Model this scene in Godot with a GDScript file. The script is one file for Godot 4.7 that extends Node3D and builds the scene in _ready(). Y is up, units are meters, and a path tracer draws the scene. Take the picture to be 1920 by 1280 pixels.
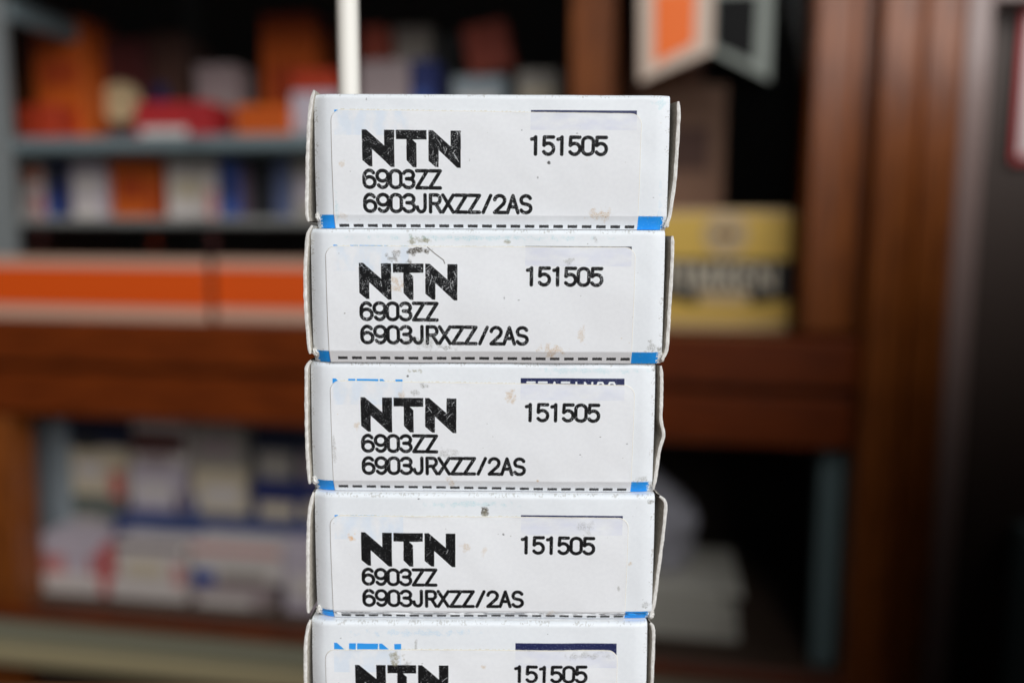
extends Node3D
# A stack of small white cartons in sharp focus before a wooden shop cabinet, which is far out of focus.
# Lengths of the small cartons are written in millimetres and built at 0.001.

const MM := 0.001
const WIDE := 33.4
const DEEP := 31.5
const BOARD := 0.42
const TEX := 35.0

var mats := {}
var waves := FastNoiseLite.new()
var grit := FastNoiseLite.new()
var fleck := FastNoiseLite.new()
var spray := FastNoiseLite.new()
var glyphs := {}
var grain_bytes := PackedByteArray()
var cabinet_place := Transform3D()

func _ready() -> void:
	# ---- camera, air and light
	var cam := Camera3D.new()
	cam.name = "camera"
	cam.fov = 43.603
	cam.near = 0.01
	cam.far = 20.0
	cam.transform = Transform3D(Basis(Vector3.RIGHT, deg_to_rad(-7.0)) * Basis(Vector3.BACK, deg_to_rad(0.3)), Vector3(0.0, 0.99, 0.0805))
	var eye := CameraAttributesPhysical.new()
	eye.frustum_focal_length = 30.0
	eye.frustum_focus_distance = 0.0815
	eye.frustum_near = 0.01
	eye.frustum_far = 20.0
	eye.exposure_aperture = 12.2
	cam.attributes = eye
	add_child(cam)
	cam.current = true
	var air := Environment.new()
	air.background_mode = Environment.BG_COLOR
	air.background_color = Color(0.13, 0.135, 0.14)
	air.tonemap_mode = Environment.TONE_MAPPER_LINEAR
	air.tonemap_exposure = 1.0
	air.sdfgi_enabled = true
	air.ssao_enabled = true
	air.ssil_enabled = true
	var world := WorldEnvironment.new()
	world.name = "air"
	world.environment = air
	add_child(world)
	# the wide open shop front, high behind the camera
	var front := AreaLight3D.new()
	front.name = "shop_front_daylight"
	front.area_size = Vector2(4.2, 4.0)
	front.light_color = Color(1.0, 1.0, 1.0)
	front.light_energy = 27.8
	front.shadow_enabled = true
	front.area_range = 12.0
	front.transform = Transform3D(Basis.looking_at((Vector3(0.0, 0.95, -0.3) - Vector3(1.75, 3.25, 3.1)).normalized(), Vector3.UP), Vector3(1.75, 3.25, 3.1))
	add_child(front)

	waves.seed = 11
	waves.frequency = 0.11
	waves.fractal_octaves = 3
	grit.seed = 5
	grit.noise_type = FastNoiseLite.TYPE_SIMPLEX
	grit.frequency = 0.16
	grit.fractal_octaves = 2
	fleck.seed = 23
	fleck.noise_type = FastNoiseLite.TYPE_SIMPLEX
	fleck.frequency = 0.035
	fleck.fractal_octaves = 4
	spray.seed = 9
	spray.noise_type = FastNoiseLite.TYPE_SIMPLEX
	spray.frequency = 0.17
	spray.fractal_octaves = 2
	make_materials()
	make_glyphs()
	cabinet_place = Transform3D(Basis(Vector3(0.986286, 0.0, 0.165048), Vector3.UP, Vector3(-0.165048, 0.0, 0.986286)), Vector3(-0.000541, 0.0, -0.769500))
	build_cabinet()
	build_neighbour()
	build_shelf_goods()
	build_yellow_carton()
	build_pennant()
	build_bundle()
	build_rod()
	build_counter()
	build_showcase()
	build_stack()

# ---------------------------------------------------------------- materials
func paint(key: String, c: Color, rough := 0.6, spec := 0.5, metal := 0.0) -> StandardMaterial3D:
	var m := StandardMaterial3D.new()
	m.resource_name = key
	m.albedo_color = c
	m.roughness = rough
	m.metallic_specular = spec
	m.metallic = metal
	mats[key] = m
	return m

func rgb(r: int, g: int, b: int) -> Color:
	return Color(r / 255.0, g / 255.0, b / 255.0)

func grain_texture(seed_value: int, freq: float, dark: Color, light: Color) -> NoiseTexture2D:
	var n := FastNoiseLite.new()
	n.seed = seed_value
	n.frequency = freq
	n.fractal_octaves = 5
	var g := Gradient.new()
	g.set_color(0, dark)
	g.set_color(1, light)
	g.set_offset(0, 0.25)
	g.set_offset(1, 0.75)
	var t := NoiseTexture2D.new()
	t.width = 512
	t.height = 512
	t.seamless = true
	t.noise = n
	t.color_ramp = g
	return t

func timber(key: String, scale: Vector3, dark: Color, light: Color, rough := 0.34) -> void:
	var m := paint(key, Color.WHITE, rough)
	m.albedo_texture = grain_texture(key.length() * 7 + 3, 0.02, dark, light)
	m.uv1_triplanar = true
	m.uv1_scale = scale

func fibre(key: String, dark: Color, light: Color) -> void:
	var m := paint(key, Color.WHITE, 0.9, 0.3)
	m.albedo_texture = grain_texture(key.length() * 5 + 1, 0.06, dark, light)
	m.uv1_triplanar = true
	m.uv1_scale = Vector3(120.0, 60.0, 120.0)

func make_materials() -> void:
	timber("wood_across", Vector3(1.2, 22.0, 22.0), rgb(90, 36, 8), rgb(126, 55, 14))
	timber("wood_upright", Vector3(22.0, 1.2, 22.0), rgb(108, 54, 18), rgb(150, 82, 30))
	timber("wood_counter", Vector3(2.0, 30.0, 30.0), rgb(90, 58, 36), rgb(140, 98, 64), 0.4)
	timber("wood_dark", Vector3(14.0, 1.4, 14.0), rgb(60, 38, 26), rgb(94, 60, 42), 0.5)
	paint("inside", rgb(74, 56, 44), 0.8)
	paint("grey_brown", rgb(64, 50, 43), 0.6)
	paint("shelf_paint", rgb(122, 138, 142), 0.5)
	paint("shelf_edge", rgb(146, 146, 142), 0.5)
	paint("alu", rgb(122, 126, 126), 0.5)
	paint("pale_frame", rgb(150, 128, 122), 0.3)
	paint("steel_teal", rgb(110, 130, 132), 0.5)
	paint("sill_stone", rgb(140, 138, 118), 0.5)
	paint("sill_lip", rgb(176, 162, 126), 0.5)
	paint("white_plastic", rgb(232, 230, 222), 0.45)
	paint("tape_orange", rgb(224, 84, 12), 0.5)
	paint("pennant_orange", rgb(244, 110, 18), 0.5)
	paint("tape_white", rgb(206, 168, 146), 0.5)
	paint("tape_black", rgb(14, 14, 14), 0.6, 0.25)
	paint("tape_grey", rgb(124, 130, 122), 0.5)
	paint("pennant_border", rgb(206, 184, 166), 0.5)
	paint("orange", rgb(214, 96, 14))
	paint("orange_deep", rgb(182, 66, 12))
	paint("red_orange", rgb(188, 58, 22))
	paint("red", rgb(186, 40, 44))
	paint("red_pale", rgb(206, 96, 92))
	paint("pink", rgb(214, 136, 132))
	paint("maroon", rgb(84, 26, 24))
	paint("rust", rgb(134, 50, 28))
	paint("umber", rgb(92, 60, 48))
	paint("brown_card", rgb(140, 104, 82))
	paint("navy", rgb(38, 48, 104))
	paint("navy_dark", rgb(34, 40, 66))
	paint("blue", rgb(60, 86, 158))
	paint("dull_blue", rgb(62, 78, 128))
	paint("slate", rgb(92, 102, 138))
	paint("plum", rgb(98, 76, 92))
	paint("mauve", rgb(172, 154, 154))
	paint("lilac", rgb(206, 194, 204))
	paint("white", rgb(226, 216, 210))
	paint("cream", rgb(222, 206, 178))
	paint("cream_round", rgb(226, 206, 160))
	paint("greige", rgb(176, 168, 158))
	paint("blue_grey", rgb(158, 168, 174))
	paint("charcoal", rgb(52, 52, 52))
	paint("grey_green", rgb(104, 110, 102))
	paint("black", rgb(22, 22, 28))
	paint("yellow", rgb(250, 206, 98), 0.5)
	paint("lettering_cream", rgb(244, 230, 204))
	paint("card_beige", rgb(230, 198, 148))
	paint("grey_film", rgb(198, 196, 206), 0.5)
	paint("paper_grey", rgb(214, 210, 198), 0.8)
	paint("paper_white", rgb(238, 236, 234), 0.7)
	paint("board_white", rgb(232, 234, 236), 0.42)
	fibre("board_raw", rgb(178, 172, 160), rgb(206, 202, 192))
	fibre("board_cut", rgb(204, 203, 199), rgb(228, 228, 225))
	paint("sticker_edge", rgb(212, 209, 198), 0.8)
	var g := paint("glass", Color(0.12, 0.13, 0.13, 0.05), 0.03, 0.1)
	g.transparency = BaseMaterial3D.TRANSPARENCY_ALPHA

# ---------------------------------------------------------------- small helpers
func tag(o: Node3D, label: String, category: String, group := "") -> void:
	o.set_meta("label", label)
	o.set_meta("category", category)
	if group != "":
		o.set_meta("group", group)

func thing(called: String, label: String, category: String, where: Transform3D, group := "") -> Node3D:
	var o := Node3D.new()
	o.name = called
	add_child(o, true)
	o.transform = where
	tag(o, label, category, group)
	return o

func part(called: String, mesh: Mesh, m: Material, parent: Node3D, at := Vector3.ZERO) -> MeshInstance3D:
	var o := MeshInstance3D.new()
	o.name = called
	o.mesh = mesh
	if m != null:
		o.material_override = m
	o.position = at
	parent.add_child(o, true)
	return o

# a box with its lower back left corner rule: centre given, edges chamfered
func chamfer_box(size: Vector3, c: float) -> ArrayMesh:
	var st := SurfaceTool.new()
	st.begin(Mesh.PRIMITIVE_TRIANGLES)
	c = minf(c, minf(size.x, minf(size.y, size.z)) * 0.3)
	var h := size * 0.5
	var corner := func(sx: float, sy: float, sz: float, axis: int) -> Vector3:
		var v := Vector3(sx * (h.x - c), sy * (h.y - c), sz * (h.z - c))
		v[axis] = [sx, sy, sz][axis] * h[axis]
		return v
	for axis in 3:
		var a := (axis + 1) % 3
		var b := (axis + 2) % 3
		for s: float in [-1.0, 1.0]:
			var q: Array[Vector3] = []
			for uv: Vector2 in [Vector2(-1, -1), Vector2(1, -1), Vector2(1, 1), Vector2(-1, 1)]:
				var k := Vector3.ZERO
				k[axis] = s
				k[a] = uv.x
				k[b] = uv.y
				q.append(corner.call(k.x, k.y, k.z, axis))
			quad(st, q[0], q[1], q[2], q[3])
		for sa: float in [-1.0, 1.0]:
			for sb: float in [-1.0, 1.0]:
				var ends: Array[Vector3] = []
				for along: float in [-1.0, 1.0]:
					var k := Vector3.ZERO
					k[axis] = along
					k[a] = sa
					k[b] = sb
					ends.append(corner.call(k.x, k.y, k.z, a))
					ends.append(corner.call(k.x, k.y, k.z, b))
				quad(st, ends[0], ends[2], ends[3], ends[1])
	for sx: float in [-1.0, 1.0]:
		for sy: float in [-1.0, 1.0]:
			for sz: float in [-1.0, 1.0]:
				tri(st, corner.call(sx, sy, sz, 0), corner.call(sx, sy, sz, 1), corner.call(sx, sy, sz, 2))
	st.generate_normals()
	return st.commit()

# faces of solids round the origin: turned so that they look outwards
func tri(st: SurfaceTool, a: Vector3, b: Vector3, c: Vector3) -> void:
	if (b - a).cross(c - a).dot(a + b + c) > 0.0:
		var t := b
		b = c
		c = t
	st.set_smooth_group(-1)
	st.add_vertex(a)
	st.add_vertex(b)
	st.add_vertex(c)

func quad(st: SurfaceTool, a: Vector3, b: Vector3, c: Vector3, d: Vector3) -> void:
	tri(st, a, b, c)
	tri(st, a, c, d)

# a flat outline in x and y, thick towards -z
func plate(points: PackedVector2Array, thick: float) -> ArrayMesh:
	var st := SurfaceTool.new()
	st.begin(Mesh.PRIMITIVE_TRIANGLES)
	st.set_smooth_group(-1)
	if not Geometry2D.is_polygon_clockwise(points):
		points = points.duplicate()
		points.reverse()
	var ids := Geometry2D.triangulate_polygon(points)
	for k in range(0, ids.size(), 3):
		var a := points[ids[k]]
		var b := points[ids[k + 1]]
		var c := points[ids[k + 2]]
		if (b - a).cross(c - a) > 0.0:
			var t := b
			b = c
			c = t
		for v: Vector2 in [a, b, c]:
			st.add_vertex(Vector3(v.x, v.y, 0.0))
		for v: Vector2 in [a, c, b]:
			st.add_vertex(Vector3(v.x, v.y, -thick))
	for k in points.size():
		var a := points[k]
		var b := points[(k + 1) % points.size()]
		var f := [Vector3(a.x, a.y, 0), Vector3(b.x, b.y, 0), Vector3(b.x, b.y, -thick), Vector3(a.x, a.y, -thick)]
		for i: int in [0, 2, 1, 0, 3, 2]:
			st.add_vertex(f[i])
	st.generate_normals()
	return st.commit()

# ---------------------------------------------------------------- the cabinet, in its own axes: x along the front, z towards the shop
func board(parent: Node3D, called: String, x0: float, x1: float, y0: float, y1: float, z0: float, z1: float, m: String, c := 0.002) -> MeshInstance3D:
	return part(called, chamfer_box(Vector3(x1 - x0, y1 - y0, z1 - z0), c), mats[m], parent, Vector3((x0 + x1) / 2, (y0 + y1) / 2, (z0 + z1) / 2))

func build_cabinet() -> void:
	var cab := thing("display_cabinet", "long brown wooden display cabinet with glass doors behind the stack of white boxes", "cabinet", cabinet_place)
	# carcass
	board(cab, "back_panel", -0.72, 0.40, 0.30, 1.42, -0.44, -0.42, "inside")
	board(cab, "side_panel", -0.72, -0.70, 0.30, 1.42, -0.418, -0.02, "wood_upright")
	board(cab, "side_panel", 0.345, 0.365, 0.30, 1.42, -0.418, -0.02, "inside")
	board(cab, "door_header", -0.72, 0.343, 1.262, 1.42, -0.0185, 0.010, "wood_across", 0.003)
	board(cab, "top_panel", -0.698, 0.343, 1.385, 1.42, -0.418, -0.02, "wood_across")
	board(cab, "upright_post", -0.70, -0.576, 0.40, 0.786, -0.04, 0.004, "wood_upright")
	board(cab, "door_frame", -0.60, -0.5602, 0.899, 1.261, -0.02, -0.006, "alu")
	board(cab, "divider", 0.0517, 0.0963, 0.90, 1.383, -0.416, -0.035, "wood_upright")
	board(cab, "back_upright", 0.098, 0.190, 0.90, 1.383, -0.416, -0.21, "wood_upright")
	# shelves
	board(cab, "shelf", -0.698, 0.0497, 1.0800, 1.0955, -0.416, -0.018, "shelf_paint")
	board(cab, "shelf", -0.698, 0.0497, 1.0000, 1.0092, -0.416, -0.018, "shelf_edge")
	board(cab, "shelf_rail", -0.575, -0.560, 1.222, 1.246, -0.412, -0.022, "shelf_paint")
	board(cab, "compartment_floor", -0.698, 0.343, 0.868, 0.8955, -0.416, -0.012, "wood_across")
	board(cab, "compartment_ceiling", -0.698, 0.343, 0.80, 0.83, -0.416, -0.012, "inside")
	# front rails
	board(cab, "rail", -0.72, 0.3290, 0.8475, 0.8970, -0.010, 0.012, "wood_across", 0.004)
	board(cab, "rail", -0.72, 0.3290, 0.8420, 0.8473, -0.010, -0.002, "wood_dark", 0.001)
	board(cab, "rail", -0.72, 0.3290, 0.7890, 0.8418, -0.010, 0.006, "wood_across", 0.004)
	# posts at the right: trim, groove, mouldings
	board(cab, "post_trim", 0.2750, 0.3157, 0.8990, 1.42, -0.030, 0.008, "wood_upright", 0.005)
	board(cab, "post_groove", 0.3159, 0.3295, 0.8990, 1.42, -0.030, -0.004, "wood_upright", 0.002)
	board(cab, "post_moulding", 0.3310, 0.3696, 0.30, 1.42, -0.030, 0.012, "wood_upright", 0.005)
	board(cab, "post_moulding", 0.3698, 0.4064, 0.30, 1.42, -0.030, 0.004, "wood_upright", 0.005)
	# lower compartment
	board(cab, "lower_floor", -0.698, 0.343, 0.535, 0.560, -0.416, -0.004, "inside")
	board(cab, "sill_nosing", -0.72, 0.343, 0.5475, 0.5640, 0.0, 0.010, "wood_across", 0.003)
	board(cab, "sill_slab", -0.72, 0.48, 0.5265, 0.5470, -0.02, 0.022, "sill_stone")
	board(cab, "sill_lip", -0.72, 0.48, 0.5060, 0.5260, -0.02, 0.034, "sill_lip", 0.004)
	board(cab, "plinth", -0.70, 0.40, 0.30, 0.5050, -0.06, -0.02, "inside")
	board(cab, "track_upright", 0.3059, 0.3300, 0.5605, 0.7880, -0.040, -0.020, "steel_teal")
	# glass doors: two sliding panes, one behind the other
	var pane := board(cab, "glass_pane", -0.5600, -0.3254, 0.899, 1.261, -0.005, -0.001, "glass", 0.0005)
	var rear := board(cab, "glass_pane", -0.3515, 0.2740, 0.899, 1.261, -0.0165, -0.0125, "glass", 0.0005)
	rear.set_meta("label", "rear sliding pane")
	for k in 2:
		var back := -0.0118 * k
		var tape := board(cab, "tape_border", [-0.70, -0.3250][k], [-0.3254, 0.05][k], 0.8985, 0.9652, back + 0.0002, back + 0.0008, "tape_white", 0.0001)
		var orange := board(cab, "orange_tape", [-0.70, -0.3250][k], [-0.3254, 0.05][k], 0.9122, 0.9556, back + 0.0009, back + 0.0013, "tape_orange", 0.0001)
		tape.set_meta("label", ["pale border of the orange tape on the left pane", "pale border of the orange tape on the rear pane"][k])
		orange.set_meta("label", ["orange tape along the foot of the left pane", "orange tape along the foot of the rear pane"][k])
	board(cab, "glass_pane", -0.574, 0.3050, 0.5645, 0.7885, -0.032, -0.028, "glass", 0.0005)

func build_neighbour() -> void:
	var n := thing("metal_cabinet", "pale metal framed cabinet with dark inside at the right edge of the picture", "cabinet", cabinet_place)
	board(n, "frame_upright", 0.4068, 0.4290, 0.30, 1.42, -0.03, -0.001, "pale_frame", 0.002)
	board(n, "frame_top", 0.4292, 0.80, 1.1985, 1.235, -0.03, -0.001, "pale_frame", 0.002)
	board(n, "inner_panel", 0.4292, 0.80, 0.30, 1.198, -0.05, -0.03, "grey_brown")
	board(n, "frame_upright", 0.488, 0.512, 0.30, 0.72, -0.029, -0.006, "steel_teal", 0.002)
	var s := thing("notice_sheet", "white paper sheet with a red border at the upper right edge", "paper sheet", cabinet_place.translated_local(Vector3(0.507, 0.0, -0.024)))
	board(s, "sheet_border", -0.0460, 0.10, 1.06, 1.1960, -0.0008, 0.0, "red", 0.0001)
	board(s, "sheet_face", -0.0400, 0.094, 1.066, 1.1900, 0.0001, 0.0006, "paper_white", 0.0001)

func build_shelf_goods() -> void:
	# x and y of the foot, width, height, depth of the front behind the cabinet front, thickness, lean, material, panels on the front
	var rows := [
		["tall orange carton at the left end of the upper shelf", "cartons on the upper shelf", -0.5888, 1.0958, 0.0699, 0.1567, 0.135, 0.060, 0, "orange", [["label", 0.0007, 0.0908, 0.0471, 0.0315, "orange_deep"]]],
		["small low red carton lying before the foot of the tall orange carton at far left", "cartons on the upper shelf", -0.5943, 1.0958, 0.0542, 0.0479, 0.100, 0.040, 0, "red_orange", []],
		["dark maroon carton with a round cream label near its top", "cartons on the upper shelf", -0.5380, 1.0958, 0.0785, 0.1389, 0.175, 0.070, 0, "maroon", [["label", 0.0038, 0.0607, 0.0590, 0.0495, "cream_round"]]],
		["dark brown carton with a navy patch behind the low red and white carton", "cartons on the upper shelf", -0.4808, 1.0958, 0.0547, 0.1493, 0.195, 0.070, 0, "umber", [["label", -0.0115, 0.0669, 0.0237, 0.0343, "navy"]]],
		["low red carton with a white label lying on the upper shelf", "cartons on the upper shelf", -0.4204, 1.0958, 0.0957, 0.0481, 0.100, 0.060, 0, "red", [["label", -0.0092, 0.0014, 0.0582, 0.0340, "white"]]],
		["grey-pink carton standing between red and orange cartons on the upper shelf", "cartons on the upper shelf", -0.3988, 1.0958, 0.0536, 0.1021, 0.165, 0.050, 0, "mauve", [["label", 0.0000, 0.0430, 0.0409, 0.0318, "greige"]]],
		["tall orange carton standing directly left of the white upright strip", "cartons on the upper shelf", -0.3116, 1.0958, 0.0710, 0.1641, 0.185, 0.060, 0, "orange", [["label", 0.0002, 0.0784, 0.0486, 0.0443, "orange_deep"]]],
		["low bright orange carton before the tall orange one near the white strip", "cartons on the upper shelf", -0.3078, 1.0958, 0.0663, 0.0423, 0.100, 0.050, 0, "orange", [["tape", 0.0001, 0.0274, 0.0654, 0.0055, "orange_deep"]]],
		["lilac white carton carrying an orange box close to the stack's top corner", "cartons on the upper shelf", -0.2478, 1.0958, 0.0524, 0.0560, 0.105, 0.050, 0, "lilac", [["tape", -0.0127, 0.0004, 0.0090, 0.0465, "mauve"]]],
		["flat orange-red box lying on top of the lilac white carton", "cartons on the upper shelf", -0.2469, 1.1523, 0.0522, 0.0240, 0.105, 0.050, 0, "red_orange", []],
		["small red-brown box just right of the white strip, standing on a pale carton", "cartons on the upper shelf", -0.1842, 1.1901, 0.0292, 0.0376, 0.130, 0.040, 0, "rust", []],
		["pinkish grey carton right of the white strip, under the small rust box", "cartons on the upper shelf", -0.1709, 1.0958, 0.0596, 0.0923, 0.125, 0.050, 0, "mauve", [["label", 0.0008, 0.0310, 0.0380, 0.0296, "lilac"]]],
		["taller grey carton behind the pinkish one right of the white strip", "cartons on the upper shelf", -0.1581, 1.0958, 0.0469, 0.1462, 0.195, 0.050, 0, "greige", []],
		["narrow navy carton right of the pinkish grey carton", "cartons on the upper shelf", -0.1246, 1.0958, 0.0293, 0.0916, 0.125, 0.050, 0, "navy", [["label", -0.0002, 0.0485, 0.0199, 0.0176, "blue"]]],
		["charcoal carton standing deep in the shelf beside the navy one", "cartons on the upper shelf", -0.1119, 1.0958, 0.0347, 0.1358, 0.205, 0.050, 0, "charcoal", []],
		["low blue-grey carton carrying the tilted rust red box", "cartons on the upper shelf", -0.0629, 1.0958, 0.0593, 0.0738, 0.135, 0.050, 0, "blue_grey", [["label", 0.0001, 0.0426, 0.0419, 0.0176, "white"]]],
		["rust red box tilted over on top of the blue-grey carton", "cartons on the upper shelf", -0.0476, 1.1698, 0.0500, 0.0545, 0.135, 0.040, 11, "rust", []],
		["squat cream grey carton beside the wooden divider", "cartons on the upper shelf", 0.0067, 1.0958, 0.0483, 0.0784, 0.135, 0.050, 0, "greige", [["label", -0.0002, 0.0508, 0.0361, 0.0145, "cream"]]],
		["white carton with a pink side at the left end of the middle shelf", "cartons on the middle shelf", -0.5967, 1.0095, 0.0313, 0.0640, 0.085, 0.060, 0, "white", [["side_band", 0.0091, 0.0004, 0.0124, 0.0613, "pink"], ["top_band", 0.0036, 0.0496, 0.0234, 0.0121, "orange"]]],
		["navy blue carton second from the left on the middle shelf", "cartons on the middle shelf", -0.5652, 1.0095, 0.0275, 0.0625, 0.085, 0.060, 0, "navy", [["top_band", 0.0006, 0.0469, 0.0255, 0.0132, "charcoal"], ["label", -0.0030, 0.0044, 0.0127, 0.0363, "blue"]]],
		["lilac white carton between the navy and the orange carton on the middle shelf", "cartons on the middle shelf", -0.5220, 1.0095, 0.0445, 0.0695, 0.085, 0.060, 0, "lilac", [["label", 0.0002, 0.0373, 0.0319, 0.0216, "white"], ["label", -0.0016, 0.0094, 0.0320, 0.0187, "white"]]],
		["orange carton standing on the middle shelf", "cartons on the middle shelf", -0.4623, 1.0095, 0.0592, 0.0756, 0.085, 0.060, 0, "orange", [["side_band", 0.0240, 0.0004, 0.0104, 0.0727, "orange_deep"], ["label", -0.0031, 0.0339, 0.0313, 0.0245, "orange_deep"]]],
		["cream white carton with a pink red edge on the middle shelf", "cartons on the middle shelf", -0.3902, 1.0095, 0.0612, 0.0683, 0.085, 0.060, 0, "white", [["side_band", 0.0251, 0.0004, 0.0102, 0.0653, "pink"], ["label", -0.0027, 0.0335, 0.0359, 0.0212, "cream"]]],
		["bright blue carton on the middle shelf right of the cream white one", "cartons on the middle shelf", -0.3429, 1.0095, 0.0242, 0.0678, 0.085, 0.060, 0, "blue", [["label", -0.0006, 0.0332, 0.0157, 0.0180, "navy"]]],
		["narrow dusty mauve carton squeezed between blue and black cartons", "cartons on the middle shelf", -0.3244, 1.0095, 0.0117, 0.0605, 0.085, 0.060, 0, "plum", []],
		["black carton on the middle shelf", "cartons on the middle shelf", -0.3039, 1.0095, 0.0265, 0.0662, 0.085, 0.060, 0, "black", [["side_band", -0.0108, 0.0004, 0.0041, 0.0631, "charcoal"]]],
		["slate blue carton right of the black one on the middle shelf", "cartons on the middle shelf", -0.2784, 1.0095, 0.0218, 0.0707, 0.085, 0.060, 0, "slate", []],
		["pale grey carton at the right of the middle shelf, partly behind the stack", "cartons on the middle shelf", -0.2371, 1.0095, 0.0581, 0.0738, 0.085, 0.060, 0, "greige", [["label", -0.0084, 0.0327, 0.0253, 0.0295, "lilac"]]],
		["white carton at the left end of the bottom layer in the lower compartment", "cartons in the lower compartment", -0.5530, 0.5367, 0.0892, 0.0467, 0.045, 0.090, 0, "white", [["label", -0.0048, 0.0105, 0.0504, 0.0257, "cream"]]],
		["pinkish carton stacked on the leftmost white carton of the bottom layer", "cartons in the lower compartment", -0.5539, 0.5838, 0.0833, 0.0424, 0.050, 0.080, 0, "lilac", [["label", -0.0177, 0.0095, 0.0332, 0.0243, "pink"], ["side_band", 0.0372, 0.0041, 0.0081, 0.0399, "red_pale"]]],
		["white carton with a red right edge, second in the bottom layer", "cartons in the lower compartment", -0.4449, 0.5335, 0.0972, 0.0479, 0.045, 0.090, 0, "white", [["side_band", 0.0415, 0.0034, 0.0133, 0.0441, "red_pale"], ["label", -0.0045, 0.0156, 0.0570, 0.0213, "lilac"]]],
		["white carton with a plum top, stacked on the second one of the bottom layer", "cartons in the lower compartment", -0.4409, 0.5818, 0.0884, 0.0502, 0.047, 0.085, 0, "white", [["top_band", 0.0004, 0.0428, 0.0867, 0.0075, "plum"], ["side_band", 0.0371, 0.0047, 0.0134, 0.0380, "pink"], ["label", -0.0060, 0.0161, 0.0484, 0.0171, "cream"]]],
		["little red carton wedged between the first and second piles of the lower compartment", "cartons in the lower compartment", -0.5000, 0.5310, 0.0184, 0.0859, 0.049, 0.050, 0, "red_pale", [["label", -0.0010, 0.0122, 0.0156, 0.0270, "greige"]]],
		["greyish pink carton, third in the bottom layer of the lower compartment", "cartons in the lower compartment", -0.3387, 0.5358, 0.0991, 0.0549, 0.045, 0.090, 0, "mauve", [["label", -0.0067, 0.0296, 0.0657, 0.0157, "white"], ["tape", 0.0454, 0.0051, 0.0075, 0.0494, "greige"]]],
		["white carton with a blue label and pink top edge, stacked third from the left", "cartons in the lower compartment", -0.3303, 0.5910, 0.1114, 0.0465, 0.045, 0.090, 0, "white", [["label", -0.0405, 0.0028, 0.0283, 0.0195, "blue"], ["top_band", 0.0002, 0.0380, 0.1102, 0.0073, "pink"], ["label", 0.0094, 0.0091, 0.0582, 0.0129, "greige"]]],
		["lilac carton at the right end of the bottom row beside the stack", "cartons in the lower compartment", -0.2305, 0.5371, 0.0823, 0.1033, 0.045, 0.090, 0, "lilac", [["label", -0.0017, 0.0550, 0.0610, 0.0254, "white"]]],
		["grey carton standing at the left end of the upper row in the lower compartment", "cartons in the lower compartment", -0.6193, 0.6088, 0.0592, 0.1497, 0.105, 0.080, 0, "blue_grey", []],
		["flat blue carton lying across the second and third bottom cartons", "cartons in the lower compartment", -0.3748, 0.6259, 0.2685, 0.0200, 0.080, 0.100, 0, "dull_blue", [["label", -0.0536, 0.0004, 0.0493, 0.0134, "black"]]],
		["grey-green box lying under the navy and cream cartons in the lower compartment", "cartons in the lower compartment", -0.5569, 0.6110, 0.0785, 0.0481, 0.115, 0.060, 0, "grey_green", [["label", -0.0112, 0.0085, 0.0379, 0.0283, "greige"]]],
		["small cream carton with a red right edge, on the grey-green box", "cartons in the lower compartment", -0.5526, 0.6595, 0.0735, 0.0633, 0.117, 0.055, 0, "cream", [["side_band", 0.0263, 0.0064, 0.0179, 0.0529, "red_pale"], ["label", -0.0096, 0.0338, 0.0346, 0.0209, "white"]]],
		["dark navy carton at the top of the second pile, just under the rail", "cartons in the lower compartment", -0.5490, 0.7232, 0.0804, 0.0359, 0.115, 0.060, 0, "navy_dark", [["label", -0.0162, 0.0069, 0.0299, 0.0207, "charcoal"]]],
		["lilac white carton of the third pile, standing on the flat blue one", "cartons in the lower compartment", -0.4712, 0.6374, 0.0718, 0.0651, 0.115, 0.060, 0, "lilac", [["label", -0.0029, 0.0331, 0.0498, 0.0249, "white"], ["side_band", 0.0306, 0.0033, 0.0098, 0.0592, "plum"]]],
		["white carton with a broad maroon top, under the rail in the third pile", "cartons in the lower compartment", -0.4665, 0.7029, 0.0713, 0.0552, 0.117, 0.055, 0, "white", [["top_band", 0.0002, 0.0295, 0.0701, 0.0255, "maroon"], ["label", -0.0049, 0.0046, 0.0423, 0.0178, "mauve"]]],
		["cream carton with a blue left edge, standing low in the fourth pile", "cartons in the lower compartment", -0.3869, 0.6357, 0.0713, 0.0670, 0.115, 0.060, 0, "cream", [["side_band", -0.0319, 0.0004, 0.0068, 0.0622, "blue"], ["label", 0.0056, 0.0359, 0.0469, 0.0191, "white"]]],
		["grey carton at the top of the fourth pile under the rail", "cartons in the lower compartment", -0.3867, 0.7030, 0.0667, 0.0594, 0.118, 0.055, 0, "greige", [["label", -0.0017, 0.0263, 0.0482, 0.0229, "mauve"]]],
		["cream fronted navy carton low in the fifth pile, nearest the stack", "cartons in the lower compartment", -0.2857, 0.6393, 0.1174, 0.0552, 0.115, 0.060, 0, "navy", [["label", -0.0245, 0.0012, 0.0460, 0.0487, "cream"], ["label", 0.0314, 0.0046, 0.0410, 0.0482, "cream"]]],
		["navy carton with a grey front at the top of the fifth pile", "cartons in the lower compartment", -0.2840, 0.6949, 0.1141, 0.0679, 0.118, 0.055, 0, "navy_dark", [["label", -0.0278, 0.0045, 0.0444, 0.0574, "greige"], ["label", 0.0285, 0.0075, 0.0436, 0.0569, "mauve"]]],
		["dim brown carton standing behind the yellow one", "", 0.1609, 0.8921, 0.1006, 0.2599, 0.120, 0.050, 0, "brown_card", [["label", -0.0010, 0.1925, 0.0679, 0.0450, "umber"]]],
	]
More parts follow.
